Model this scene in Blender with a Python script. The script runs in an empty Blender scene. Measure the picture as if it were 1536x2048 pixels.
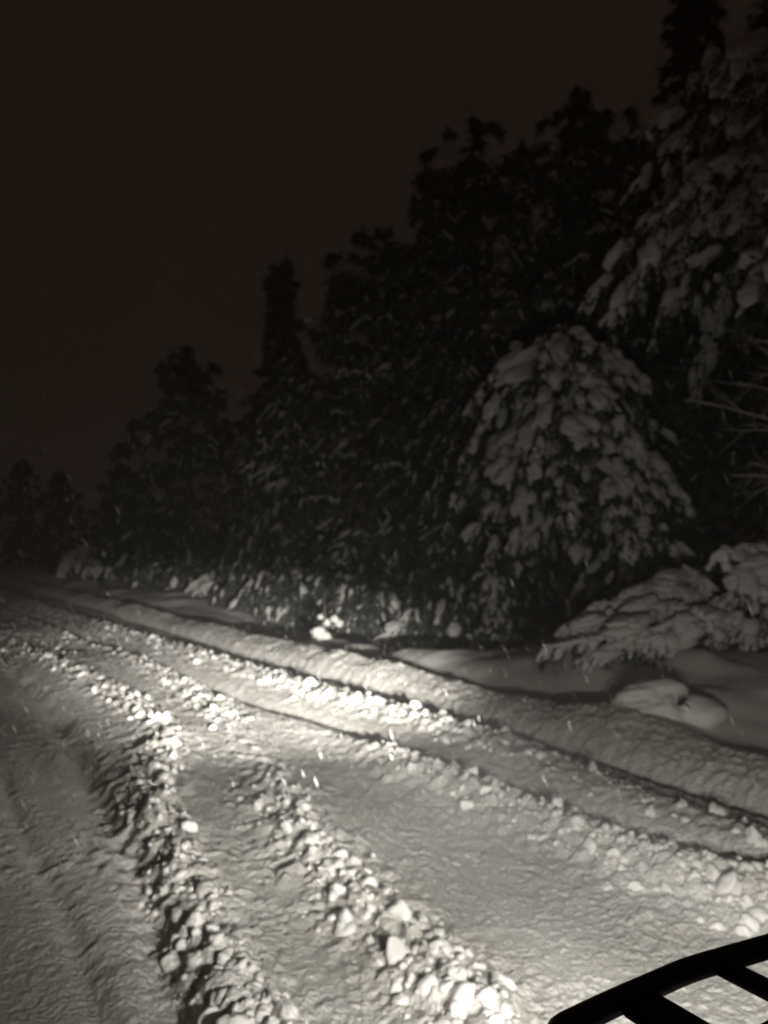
import bpy, bmesh, math
import numpy as np
from mathutils import Vector

rng = np.random.default_rng(7)
sc = bpy.context.scene
C = sc.collection

# ------------------------------------------------------------------ camera
EYE = 1.5
cam = bpy.data.cameras.new('camera')
cam.sensor_fit = 'VERTICAL'
cam.sensor_height = 36.0
cam.lens = 28.0
cam.clip_start = 0.02
cam.clip_end = 2000
cam.dof.use_dof = True
cam.dof.focus_distance = 0.75
cam.dof.aperture_fstop = 6.8
camo = bpy.data.objects.new('camera', cam)
C.objects.link(camo)
camo.location = (0, 0, EYE)
camo.rotation_euler = (math.radians(90 + 2.55), 0, math.radians(-31.8))
sc.camera = camo

# ------------------------------------------------------------------ night sky
world = bpy.data.worlds.new('World')
sc.world = world
world.use_nodes = True
bg = world.node_tree.nodes['Background']
bg.inputs['Color'].default_value = (0.0108, 0.0071, 0.0052, 1)
bg.inputs['Strength'].default_value = 1.0
sc.view_settings.view_transform = 'Standard'
sc.view_settings.look = 'None'
sc.view_settings.exposure = 0.0
sc.view_settings.gamma = 1.0
sc.render.film_transparent = False
sc.cycles.max_bounces = 4
sc.cycles.diffuse_bounces = 2
sc.cycles.glossy_bounces = 1
sc.cycles.volume_bounces = 1
sc.cycles.transmission_bounces = 1

# head lamps of the quad bike (the spots are parented into its two lamps further down)
BEAM_W, FLOOD_W = 4900.0, 112.0
BEAM_AIM = (math.radians(17), math.radians(-4.4))     # right of the road, below level
FLOOD_AIM = (math.radians(33), math.radians(-8.0))
BEAM_SIZE, BEAM_SCALE = math.radians(11.5), 3.5
MID_W, MID_AIM, MID_SIZE, MID_SCALE = 260.0, (math.radians(10), math.radians(-2.0)), math.radians(40), 1.8
FLOOD_SIZE, FLOOD_SCALE = math.radians(100), 1.6


# ------------------------------------------------------------------ helpers
def link(name, me, mat=None, parent=None, smooth=True, kind=None, label=None, cat=None, group=None, loc=None):
    o = bpy.data.objects.new(name, me)
    C.objects.link(o)
    if mat is not None and len(me.materials) == 0:
        me.materials.append(mat)
    if parent is not None:
        o.parent = parent
    if smooth and len(me.polygons):
        me.polygons.foreach_set('use_smooth', np.ones(len(me.polygons), dtype=bool))
    tag(o, kind, label, cat, group)
    if loc is not None:
        o.location = loc
    return o


def tag(o, kind=None, label=None, cat=None, group=None):
    if kind: o['kind'] = kind
    if label: o['label'] = label
    if cat: o['category'] = cat
    if group: o['group'] = group
    return o


def empty(name, loc, label, cat, group=None):
    o = bpy.data.objects.new(name, None)
    C.objects.link(o)
    o.location = loc
    o.empty_display_size = 0.2
    return tag(o, None, label, cat, group)


def mesh_np(name, V, F):
    """mesh from an (n,3) vertex array and an (m,k) face array"""
    V = np.asarray(V, dtype=np.float32); F = np.asarray(F, dtype=np.int32)
    me = bpy.data.meshes.new(name)
    k = F.shape[1]
    me.vertices.add(len(V)); me.vertices.foreach_set('co', V.ravel())
    me.loops.add(F.size); me.loops.foreach_set('vertex_index', F.ravel())
    me.polygons.add(len(F))
    me.polygons.foreach_set('loop_start', np.arange(0, F.size, k, dtype=np.int32))
    me.update(calc_edges=True)
    return me


def hash2(ix, iy, seed):
    n = (ix.astype(np.int64) * 374761393 + iy.astype(np.int64) * 668265263 + seed * 1442695041) & 0xFFFFFFFF
    n = ((n ^ (n >> 13)) * 1274126177) & 0xFFFFFFFF
    n = n ^ (n >> 16)
    return (n & 0xFFFFFF) / float(0xFFFFFF)


def vnoise(x, y, seed=0):
    ix = np.floor(x); iy = np.floor(y)
    fx = x - ix; fy = y - iy
    fx = fx * fx * fx * (fx * (fx * 6 - 15) + 10); fy = fy * fy * fy * (fy * (fy * 6 - 15) + 10)
    a = hash2(ix, iy, seed); b = hash2(ix + 1, iy, seed)
    c = hash2(ix, iy + 1, seed); d = hash2(ix + 1, iy + 1, seed)
    return (a + (b - a) * fx) * (1 - fy) + (c + (d - c) * fx) * fy - 0.5


def fbm(x, y, scale, octaves=3, seed=0):
    r = 0; amp = 1.0
    for i in range(octaves):
        f = 2.03 ** i / scale
        r = r + amp * vnoise(x * f + 17.3 * i, y * f - 9.1 * i, seed + i)
        amp *= 0.5
    return r


def lumps(x, y, cell, seed, density=1.0):
    """domed crumbs scattered over jittered cells: height in cell units"""
    gx = x / cell; gy = y / cell
    ix = np.floor(gx); iy = np.floor(gy)
    best = np.zeros_like(gx)
    for ox in (-1, 0, 1):
        for oy in (-1, 0, 1):
            cx = ix + ox; cy = iy + oy
            jx = hash2(cx, cy, seed); jy = hash2(cx, cy, seed + 5); rr = hash2(cx, cy, seed + 9); pp = hash2(cx, cy, seed + 13)
            rad = 0.28 + 0.42 * rr
            el = 0.75 + 0.5 * hash2(cx, cy, seed + 17)
            d2 = (((gx - cx - jx) * el) ** 2 + ((gy - cy - jy) / el) ** 2) / rad ** 2
            h = np.sqrt(np.clip(1 - d2, 0, 1)) * rad * (0.5 + 0.5 * jx)
            h = np.where(pp < density, h, 0)
            best = np.maximum(best, h)
    return best


def gauss(d, w):
    return np.exp(-(d / w) ** 2)


def sstep(a, b, x):
    t = np.clip((x - a) / (b - a), 0, 1)
    return t * t * (3 - 2 * t)


def line(pts):
    p = sorted(pts, key=lambda q: q[1])
    xs = np.array([q[0] for q in p]); ys = np.array([q[1] for q in p])
    return lambda Y: np.interp(Y, ys, xs)


# ------------------------------------------------------------------ materials
def new_mat(name):
    m = bpy.data.materials.new(name)
    m.use_nodes = True
    nt = m.node_tree
    return m, nt, nt.nodes['Principled BSDF']


def snow_mat(name, c0, c1, scale, bump, bscale, rough=0.75, dist=0.02, grain=0.0):
    m, nt, p = new_mat(name)
    N = nt.nodes; L = nt.links
    geo = N.new('ShaderNodeNewGeometry')
    n1 = N.new('ShaderNodeTexNoise'); n1.inputs['Scale'].default_value = scale; n1.inputs['Detail'].default_value = 5
    L.new(geo.outputs['Position'], n1.inputs['Vector'])
    r = N.new('ShaderNodeValToRGB')
    r.color_ramp.elements[0].position = 0.32; r.color_ramp.elements[0].color = (*c0, 1)
    r.color_ramp.elements[1].position = 0.68; r.color_ramp.elements[1].color = (*c1, 1)
    L.new(n1.outputs['Fac'], r.inputs['Fac'])
    L.new(r.outputs['Color'], p.inputs['Base Color'])
    n2 = N.new('ShaderNodeTexNoise'); n2.inputs['Scale'].default_value = bscale; n2.inputs['Detail'].default_value = 6
    n2.inputs['Roughness'].default_value = 0.6
    L.new(geo.outputs['Position'], n2.inputs['Vector'])
    b = N.new('ShaderNodeBump'); b.inputs['Strength'].default_value = bump; b.inputs['Distance'].default_value = dist
    if grain:
        vo = N.new('ShaderNodeTexVoronoi'); vo.feature = 'SMOOTH_F1'; vo.inputs['Scale'].default_value = grain
        vo.inputs['Smoothness'].default_value = 0.6
        L.new(geo.outputs['Position'], vo.inputs['Vector'])
        mu = N.new('ShaderNodeMath'); mu.operation = 'MULTIPLY_ADD'
        mu.inputs[1].default_value = -0.9
        L.new(vo.outputs['Distance'], mu.inputs[0]); L.new(n2.outputs['Fac'], mu.inputs[2])
        L.new(mu.outputs[0], b.inputs['Height'])
    else:
        L.new(n2.outputs['Fac'], b.inputs['Height'])
    L.new(b.outputs['Normal'], p.inputs['Normal'])
    p.inputs['Roughness'].default_value = rough
    p.inputs['Specular IOR Level'].default_value = 0.25
    return m


def plain_mat(name, c0, c1, scale, rough=0.7, bump=0.0, metallic=0.0):
    m, nt, p = new_mat(name)
    N = nt.nodes; L = nt.links
    tc = N.new('ShaderNodeTexCoord')
    n1 = N.new('ShaderNodeTexNoise'); n1.inputs['Scale'].default_value = scale; n1.inputs['Detail'].default_value = 4
    L.new(tc.outputs['Object'], n1.inputs['Vector'])
    r = N.new('ShaderNodeValToRGB')
    r.color_ramp.elements[0].position = 0.35; r.color_ramp.elements[0].color = (*c0, 1)
    r.color_ramp.elements[1].position = 0.65; r.color_ramp.elements[1].color = (*c1, 1)
    L.new(n1.outputs['Fac'], r.inputs['Fac']); L.new(r.outputs['Color'], p.inputs['Base Color'])
    if bump:
        b = N.new('ShaderNodeBump'); b.inputs['Strength'].default_value = bump; b.inputs['Distance'].default_value = 0.01
        L.new(n1.outputs['Fac'], b.inputs['Height']); L.new(b.outputs['Normal'], p.inputs['Normal'])
    p.inputs['Roughness'].default_value = rough
    p.inputs['Metallic'].default_value = metallic
    return m


M_ROAD = snow_mat('road_snow', (0.66, 0.63, 0.58), (0.80, 0.78, 0.74), 1.3, 0.8, 100, dist=0.018, grain=52)
M_CLOD = snow_mat('clod_snow', (0.76, 0.74, 0.70), (0.84, 0.82, 0.79), 6, 0.5, 40, dist=0.015)
M_VERGE = snow_mat('verge_snow', (0.76, 0.73, 0.70), (0.83, 0.81, 0.78), 1.1, 0.25, 22, dist=0.02)
M_TREESNOW = snow_mat('tree_snow', (0.74, 0.71, 0.68), (0.84, 0.82, 0.79), 2.5, 0.5, 14, dist=0.03)
M_NEEDLE = plain_mat('needles', (0.018, 0.023, 0.015), (0.10, 0.106, 0.09), 3.0, 0.7)
M_NEEDLE2 = plain_mat('frosted_needles', (0.028, 0.031, 0.026), (0.11, 0.112, 0.10), 5.0, 0.8)
M_BARK = plain_mat('bark', (0.03, 0.024, 0.019), (0.075, 0.06, 0.048), 14, 0.9, 0.6)
M_TWIG = plain_mat('bare_twig', (0.10, 0.085, 0.07), (0.22, 0.20, 0.17), 8, 0.85)
M_BLACK = plain_mat('black_plastic', (0.030, 0.029, 0.028), (0.055, 0.053, 0.05), 30, 0.55, 0.3)
M_PAINT = plain_mat('dark_green_paint', (0.010, 0.018, 0.011), (0.014, 0.024, 0.015), 5, 0.4)
M_RUBBER = plain_mat('tyre_rubber', (0.012, 0.012, 0.012), (0.022, 0.021, 0.02), 20, 0.9)
M_STEEL = plain_mat('steel', (0.25, 0.25, 0.25), (0.34, 0.34, 0.34), 20, 0.4, 0, 1.0)

# ------------------------------------------------------------------ ground: road and verge
R1 = line([(4.30, 0), (4.30, 3), (4.32, 5.6), (4.32, 8), (4.28, 12), (4.3, 20), (4.1, 37), (3.5, 60), (2.0, 100)])
R2 = line([(3.75, 0), (3.48, 2.2), (3.34, 2.85), (3.27, 4), (3.17, 5), (3.15, 6.1), (3.08, 7.5), (3.0, 9.4), (2.85, 13.4), (2.6, 21), (2.3, 37), (1.7, 60)])
L1 = line([(0.66, 1), (0.80, 2.45), (0.86, 2.8), (1.02, 3.65), (1.08, 4.7), (1.12, 5.2), (1.23, 6.2), (1.32, 8.4), (1.3, 12), (1.2, 20), (0.9, 40)])
L0 = line([(0.55, 1), (0.62, 3), (0.66, 5), (0.72, 8), (0.7, 14), (0.5, 40)])
M1 = line([(0.90, 1), (0.97, 2.4), (1.02, 2.9), (1.13, 3.7), (1.26, 4.5), (1.62, 5.5), (1.86, 6.3), (1.98, 7.7), (1.90, 10), (1.75, 12), (1.6, 15), (1.4, 25)])
M2 = line([(1.50, 1), (1.60, 2), (1.70, 2.5), (1.72, 3.1), (1.84, 3.8), (1.98, 4.4), (2.3, 5.7), (2.52, 6.7), (2.75, 8.4), (2.85, 10.7), (2.5, 16), (2.2, 25)])
M4 = line([(3.75, 1), (3.75, 3.4), (3.84, 4.5), (3.82, 5.9), (3.72, 7.2), (3.62, 9), (3.5, 12), (3.3, 20), (3.0, 40)])


def chunk_mask(X, Y):
    """0..1: where wheels have thrown up broken snow"""
    w = fbm(X, Y, 0.9, 2, 71)
    w2 = fbm(X, Y, 0.45, 2, 75)
    m = 1.0 * gauss(X - M1(Y), 0.22) * sstep(-0.85, -0.25, w)
    m2 = 1.0 * gauss(X - M2(Y), 0.25) * (1 - 0.75 * sstep(4.2, 5.0, Y) * (1 - sstep(6.0, 6.8, Y))) * sstep(-0.85, -0.25, w2)
    m3 = 1.0 * np.where(X < R2(Y), gauss(X - (R2(Y) - 0.20), 0.24 + 0.30 * np.exp(-np.clip(Y - 1.5, 0, 9) / 1.2)), 0.0) * (1 - 0.8 * sstep(4.6, 5.4, Y))
    m4 = 1.0 * np.exp(-np.abs((X - M4(Y)) / 0.30) ** 3) * (0.45 + 0.55 * sstep(3.6, 5.2, Y))
    ml = 0.7 * gauss(X - 0.25, 0.28) * sstep(3.5, 5.5, Y)
    far = 0.75 * sstep(9, 13, Y) * sstep(0.2, 0.8, X) * (1 - sstep(3.6, 4.1, X)) * sstep(-0.3, 0.2, w)
    return np.clip(np.maximum.reduce([m, m2, m3, m4, ml, far]), 0, 1)


def ground_h(X, Y, detail=True):
    X = np.asarray(X, dtype=float); Y = np.asarray(Y, dtype=float)
    road = 1 - sstep(4.8, 5.1, X)
    z = 0.05 * fbm(X, Y, 2.6, 2, 3) * road
    # ruts
    wob = 0.05 * fbm(X, Y, 0.8, 2, 31)
    d1 = X - R1(Y) - 0.3 * wob
    z = z - 0.20 * np.where(d1 < 0, np.exp(-(np.abs(d1) / 0.09) ** 4), np.exp(-(np.abs(d1) / 0.17) ** 2))
    d2 = X - R2(Y) - wob
    z = z - 0.22 * np.where(d2 < 0, np.exp(-(np.abs(d2) / 0.075) ** 4), np.exp(-(np.abs(d2) / 0.13) ** 2)) * (0.35 + 0.65 * (1 - sstep(4.5, 7.5, Y)))
    z = z - 0.10 * gauss(X - L1(Y) - wob, 0.10) * (0.55 + 0.9 * np.clip(fbm(X, Y, 1.3, 2, 91) + 0.2, 0, 1))
    z = z - 0.03 * gauss(X - L0(Y) - wob, 0.05)
    # smooth wheel lanes pressed down
    z = z - 0.035 * gauss(X - 0.5 * (M2(Y) + R2(Y)), 0.33)
    z = z - 0.03 * gauss(X - 0.40, 0.22)
    # ridges
    z = z + 0.050 * gauss(X - M1(Y), 0.22) + 0.04 * gauss(X - M2(Y), 0.19) * (1 - 0.7 * sstep(4.4, 5.2, Y))
    z = z + 0.07 * gauss(X - M4(Y), 0.26) + 0.075 * gauss(X - R2(Y) + 0.2, 0.17) * (1 - 0.6 * sstep(4.6, 5.6, Y))
    # berm with a ribbed, pushed-up face
    crest = 4.86 + 0.10 * fbm(X * 0, Y, 2.2, 2, 41)
    b = np.where(X < crest, np.clip((X - 4.32) / 0.54, 0, 1) ** 0.7, 1 - sstep(crest, crest + 0.5, X))
    z = z + (0.125 + 0.05 * gauss(Y - 8.5, 2.5)) * b * (1 + 0.55 * fbm(X * 0.3, Y, 1.1, 3, 43))
    # verge
    v = sstep(4.95, 6.2, X)
    near = 1 - sstep(6.0, 9.5, Y)
    zv = 0.02 + 0.34 * near * sstep(5.3, 7.2, X) + 0.12 * sstep(6.5, 8.2, X) * (1 - sstep(9.5, 11.5, Y)) \
        - 0.75 * gauss(X - 8.2, 1.7) * gauss(Y - 13.4, 4.2) + 0.10 * gauss(X - 6.0, 1.0) * gauss(Y - 8.0, 2.6) - 0.10 * gauss(X - 5.45, 0.3) \
        + 0.06 * np.clip(X - 10, 0, 12) + 0.24 * fbm(X, Y, 2.2, 3, 51) + 0.10 * gauss(X - 7, 1.2) * sstep(17, 20, Y)
    z = z + v * zv
    z = z + v * 0.55 * np.clip(fbm(X, Y, 0.95, 2, 57), 0, 1) * gauss(X - 7.4, 1.3) * gauss(Y - 5.4, 1.9)
    # low hills far off on both sides of the road
    z = z + 5 * sstep(30, 160, np.abs(X - 3)) + 6 * sstep(120, 350, np.abs(Y))
    z = z + 0.17 * np.exp(-((X - 5.35) ** 2 + (Y - 4.4) ** 2) / 0.30)
    if detail:
        fine = np.exp(-np.clip(np.hypot(X, Y) - 25, 0, None) / 12)
        m = chunk_mask(X, Y) * (1 - sstep(4.2, 4.35, X))
        z = z + fine * road * (0.55 + 0.45 * sstep(0.8, 1.1, X)) * (0.003 * fbm(X, Y, 0.09, 3, 61) + 0.030 * lumps(X, Y, 0.036, 101, 0.75) * 0.62
                               + (0.15 + 0.35 * sstep(-0.1, 0.4, fbm(X, Y, 0.7, 2, 65))) * 0.10 * lumps(X, Y, 0.075, 111, 0.25) * 0.6)
        z = z + fine * m * (0.07 * lumps(X, Y, 0.13, 121, 0.6) + 0.055 * lumps(X, Y, 0.075, 131, 0.85)
                            + 0.03 * lumps(X + 3, Y, 0.045, 141, 0.9))
        # ribs across the berm face
        face = sstep(4.38, 4.5, X) * (1 - sstep(4.9, 5.15, X))
        z = z + fine * face * (0.022 * fbm(X * 0.4, Y, 0.085, 2, 151) + 0.05 * lumps(X * 0.7, Y, 0.05, 157, 0.8) * 0.8)
        # shallow wind ripples on the verge
        z = z + fine * v * 0.05 * fbm(X * 0.6 + 0.5 * Y, Y - 0.4 * X, 0.55, 3, 161)
    return z


def axis(segs):
    out = [segs[0][0]]
    for a, b, s0, s1 in segs:
        x = a
        n = max(2, int(round((b - a) / (0.5 * (s0 + s1)))))
        t = np.linspace(0, 1, n + 1)[1:]
        # spacing runs linearly from s0 to s1
        w = (s0 * t + 0.5 * (s1 - s0) * t * t); w /= w[-1]
        out += list(a + (b - a) * w)
    return np.array(out)


YA = np.concatenate([axis([(-400, -20, 60, 4), (-20, 1.1, 4, 0.03)]),
                     1.1 * np.exp(np.arange(1, 1000) * 0.0047)])
YA = YA[YA < 62]
YA = np.concatenate([YA, axis([(62.5, 110, 0.7, 6), (110, 420, 6, 60)])])
XR = axis([(-7, -0.6, 0.5, 0.05), (-0.6, 0.1, 0.03, 0.012), (0.1, 5.2, 0.0115, 0.0115)])
XV = axis([(5.2, 6.5, 0.0115, 0.035), (6.5, 14, 0.035, 0.12), (14, 40, 0.12, 3), (40, 420, 3, 60)])
XL = axis([(-420, -40, 60, 4), (-40, -7, 4, 0.5)])


def sheet(name, XA, YA, mat):
    gx, gy = np.meshgrid(XA, YA)
    gz = ground_h(gx, gy)
    V = np.stack([gx.ravel(), gy.ravel(), gz.ravel()], 1)
    ny, nx = gx.shape
    i = (np.arange(ny - 1)[:, None] * nx + np.arange(nx - 1)[None, :]).ravel()
    F = np.stack([i, i + 1, i + nx + 1, i + nx], 1)
    return link(name, mesh_np(name, V, F), mat, kind='structure')


road = sheet('road', XR, YA, M_ROAD)
road['label'] = 'snow covered road churned by wheel ruts and lit by headlamps'
verge = sheet('roadside_ground', XV, YA[::2], M_VERGE)
verge['label'] = 'smooth drifted snow between the road and the trees'
ground = sheet('open_ground', XL, YA[::6], M_VERGE)
ground['label'] = 'dark open snow on the far side of the road'

# ------------------------------------------------------------------ snow clods thrown up by the wheels


def ico(sub):
    bm = bmesh.new()
    bmesh.ops.create_icosphere(bm, subdivisions=sub, radius=1.0)
    V = np.array([v.co[:] for v in bm.verts]); F = np.array([[l.index for l in f.verts] for f in bm.faces])
    bm.free()
    return V, F


def noise3(P, s, seed):
    return (vnoise(P[:, 0] * s + 3.1, P[:, 1] * s + P[:, 2] * 1.7 * s, seed) + vnoise(P[:, 2] * s, P[:, 0] * 1.3 * s - P[:, 1] * s, seed + 3)
            + vnoise(P[:, 1] * s + 7, P[:, 2] * s - 0.6 * P[:, 0] * s, seed + 7))


I2, I3 = ico(2), ico(3)
ICO2 = [(I2[0] * (1 + 0.42 * noise3(I2[0], 1.6, 11 * k))[:, None], I2[1]) for k in range(8)]
ICO3 = [(I3[0] * (1 + 0.38 * noise3(I3[0], 1.5, 17 * k) + 0.24 * noise3(I3[0], 3.3, 5 + k) + 0.10 * noise3(I3[0], 6.5, 55 + k))[:, None], I3[1]) for k in range(8)]

clod_meshes = []
for k in range(8):
    me = mesh_np('snow_clod', I3[0] * (1 + 0.34 * noise3(I3[0], 1.4, 310 + 7 * k) + 0.10 * noise3(I3[0], 3.2, 300 + k))[:, None], I3[1])
    me.materials.append(M_CLOD)
    clod_meshes.append(me)

# candidates by rejection in the churned bands
cand = []
cx = rng.uniform(0.1, 4.2, 60000); cy = 1.7 * np.exp(rng.uniform(0, 2.15, 60000))
cm = chunk_mask(cx, cy)
keep = rng.uniform(0, 1, len(cx)) < np.clip(cm - 0.25, 0, 1) ** 1.5 * 0.34
cx, cy = cx[keep], cy[keep]
csz = 0.007 + 0.075 * rng.beta(0.7, 5.5, len(cx)) * (0.7 + 0.6 * rng.uniform(0, 1, len(cx)))
app = csz / np.hypot(cx, cy) ** 0.6
order = np.argsort(-app)
cz = ground_h(cx, cy)
for n, i in enumerate(order[:295]):
    me = clod_meshes[int(rng.integers(8))]
    o = bpy.data.objects.new('snow_clod', me)
    C.objects.link(o)
    o.parent = road
    s = csz[i]
    o.location = (cx[i], cy[i], cz[i] + s * rng.uniform(-0.6, 0.1))
    o.rotation_euler = tuple(rng.uniform(0, 6.28, 3))
    o.scale = (s * rng.uniform(0.8, 1.3), s * rng.uniform(0.8, 1.2), s * rng.uniform(0.55, 0.95))
for me in clod_meshes:
    me.polygons.foreach_set('use_smooth', np.ones(len(me.polygons), dtype=bool))


class Heap:
    """collects transformed copies of small templates"""
    def __init__(s): s.V = []; s.F = []; s.n = 0
    def add(s, V, F):
        s.V.append(V); s.F.append(F + s.n); s.n += len(V)
    def many(s, tv, tf, Rm, loc):
        # Rm (n,3,3) with columns = scaled axes
        n = len(loc)
        if n == 0: return
        V = np.einsum('nij,kj->nki', Rm, tv) + loc[:, None, :]
        F = tf[None] + (np.arange(n) * len(tv))[:, None, None]
        s.add(V.reshape(-1, 3), F.reshape(-1, tf.shape[1]))
    def mesh(s, name):
        return mesh_np(name, np.concatenate(s.V), np.concatenate(s.F))


def frames(d, up=None):
    """orthonormal frames: x along d, z as near up as possible"""
    d = d / np.linalg.norm(d, axis=1, keepdims=True)
    u = np.tile(np.array([0, 0, 1.0]), (len(d), 1)) if up is None else up
    y = np.cross(u, d); ln = np.linalg.norm(y, axis=1, keepdims=True)
    y = np.where(ln < 1e-3, np.array([[0, 1.0, 0]]), y / np.maximum(ln, 1e-6))
    z = np.cross(d, y)
    return d, y, z


hp = Heap()
rest = order[295:]
if len(rest):
    for k in range(8):
        sel = rest[k::8]
        n = len(sel)
        d = rng.normal(size=(n, 3)); x, y, z = frames(d)
        s = csz[sel][:, None]
        Rm = np.stack([x * s * 1.1, y * s, z * s * 0.8], 2)
        hp.many(*ICO2[k], Rm, np.stack([cx[sel], cy[sel], cz[sel] - csz[sel] * 0.1], 1))
    link('snow_crumbs', hp.mesh('snow_crumbs'), M_CLOD, parent=road, kind='stuff')

# ------------------------------------------------------------------ trees
CARD_V = np.array([[0, -0.5, 0], [0.45, -0.35, 0.06], [1.0, 0, -0.10], [0.45, 0.35, 0.06], [0, 0.5, 0]], dtype=float)
CARD_F = np.array([[0, 1, 4], [1, 3, 4], [1, 2, 3]])


def tube(path, radii, sides=6):
    path = np.asarray(path, dtype=float); n = len(path)
    t = np.gradient(path, axis=0)
    x, y, z = frames(t, np.tile(np.array([0.13, 0.21, 0.97]), (n, 1)))
    a = np.linspace(0, 2 * np.pi, sides, endpoint=False)
    V = path[:, None] + np.asarray(radii)[:, None, None] * (np.cos(a)[None, :, None] * y[:, None] + np.sin(a)[None, :, None] * z[:, None])
    F = []
    for i in range(n - 1):
        for k in range(sides):
            k2 = (k + 1) % sides
            F.append([i * sides + k, i * sides + k2, (i + 1) * sides + k2, (i + 1) * sides + k])
    return V.reshape(-1, 3), np.array(F)


def rot_h(d, a):
    c, s = np.cos(a), np.sin(a)
    return np.stack([d[:, 0] * c - d[:, 1] * s, d[:, 0] * s + d[:, 1] * c, d[:, 2]], 1)


def dress(paths, snow, leaf, wood, P):
    """give limbs (list of (k,3) paths) twigs, needles and the snow lying on them"""
    fl, fw, cards, cw, cl = P['flen'], P['fwid'], P['cards'], P['cw'], P['cl']
    tmpl = ICO3 if P.get('fine') else ICO2
    fp, fd, fL, fs = [], [], [], []
    pads = []
    for path, first, *sc_ in paths:
        sc_ = sc_[0] if sc_ else 1.0
        seg = np.linalg.norm(np.diff(path, axis=0), axis=1); L = seg.sum()
        cum = np.concatenate([[0], np.cumsum(seg)]) / L
        V, F = tube(path, np.linspace(P['wood'] * (0.4 + 0.35 * L), 0.004, len(path)), 4)
        wood.add(V, F)
        n = max(2, int(L * (1 - first) / P['step']))
        ts = np.clip(np.linspace(first, 1.0, n) + rng.normal(0, 0.02, n), 0, 1)
        for t in ts:
            p = np.array([np.interp(t, cum, path[:, k]) for k in range(3)])
            p2 = np.array([np.interp(min(1, t + 0.05), cum, path[:, k]) for k in range(3)])
            p1 = np.array([np.interp(max(0, t - 0.05), cum, path[:, k]) for k in range(3)])
            tan = p2 - p1; tan /= np.linalg.norm(tan) + 1e-9
            taper = sc_ * (1.15 - 0.55 * t) * min(1.0, 0.5 + 0.35 * L)
            for side in ((-1, 1) if t < 0.93 else (-1, 0, 1)):
                a = side * rng.uniform(0.45, 1.15)
                d = np.array([tan[0] * np.cos(a) - tan[1] * np.sin(a), tan[0] * np.sin(a) + tan[1] * np.cos(a), 0.35 * tan[2]])
                d[2] -= P['droop'] * rng.uniform(0.4, 1.4)
                d += rng.normal(0, 0.16, 3)
                d /= np.linalg.norm(d) + 1e-9
                fp.append(p); fd.append(d); fL.append(fl * taper * rng.uniform(0.55, 1.25)); fs.append(rng.uniform() < P['snow'])
            if P['pad'] > 0 and rng.uniform() < P['pad'] and t > 0.35:
                pads.append((p, tan, taper))
    fp = np.array(fp); fd = np.array(fd); fL = np.array(fL); fs = np.array(fs)
    x, y, z = frames(fd)
    # needles
    n = len(fp)
    idx = np.repeat(np.arange(n), cards)
    u = rng.uniform(0.05, 1.1, len(idx))
    pos = fp[idx] + fd[idx] * (u * fL[idx])[:, None] + rng.normal(0, 0.022 + 0.05 * fw, (len(idx), 3))
    pos[:, 2] -= rng.uniform(0, 1, len(idx)) * fw * P.get('under', 0.5)
    dirn = fd[idx] * 0.75 + rng.normal(0, 0.45, (len(idx), 3)); dirn[:, 2] -= 0.25
    cx_, cy_, cz_ = frames(dirn, rng.normal(size=(len(idx), 3)))
    ln = cl * rng.uniform(0.6, 1.3, len(idx))[:, None]; wd = cw * rng.uniform(0.6, 1.3, len(idx))[:, None]
    leaf.many(CARD_V, CARD_F, np.stack([cx_ * ln, cy_ * wd, cz_ * ln], 2), pos)
    # snow on the twigs: a chain of lumps, thick near the limb and thin at the tip
    for part, (u0, lw, ww) in enumerate(((0.30, 0.36, 1.0), (0.72, 0.34, 0.78))):
        sel = np.where(fs & (rng.uniform(0, 1, n) < (1.0 if part == 0 else 0.75)))[0]
        for k in range(8):
            s = sel[k::8]
            if not len(s): continue
            w = fw * ww * rng.uniform(0.6, 1.35, len(s))[:, None] * np.clip(fL[s] / fl, 0.4, 1.2)[:, None]
            Rm = np.stack([x[s] * (fL[s] * lw)[:, None], y[s] * w, z[s] * w * P['thick']], 2)
            loc = fp[s] + fd[s] * (fL[s] * u0)[:, None]
            loc[:, 2] += w[:, 0] * P['thick'] * 0.55 + P.get('lift', 0.0) - part * 0.02
            snow.many(*tmpl[k], Rm, loc)
    # pillows over the limbs
    if pads:
        pp = np.array([q[0] for q in pads]); pd = np.array([q[1] for q in pads]); pt = np.array([q[2] for q in pads])
        px, py, pz = frames(pd)
        for k in range(8):
            s = np.arange(len(pads))[k::8]
            if not len(s): continue
            w = P['padw'] * rng.uniform(0.55, 1.35, len(s))[:, None] * pt[s][:, None]
            Rm = np.stack([px[s] * w * 1.55, py[s] * w, pz[s] * w * 0.58], 2)
            loc = pp[s] + np.array([0, 0, 0.25]) * w + rng.normal(0, 0.05, (len(s), 3))
            snow.many(*ICO3[k], Rm, loc)


def limb(start, az, L, rise, droop, k=7, wig=0.04):
    t = np.linspace(0, 1, k)
    d = np.array([np.cos(az), np.sin(az), 0])
    p = np.array(start)[None] + d[None] * (L * t * (1 - 0.12 * droop * t))[:, None]
    p[:, 2] += L * (rise * t - droop * t * t)
    p[1:] += rng.normal(0, wig * L / 4, (k - 1, 3)) * t[1:, None]
    return p


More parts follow.
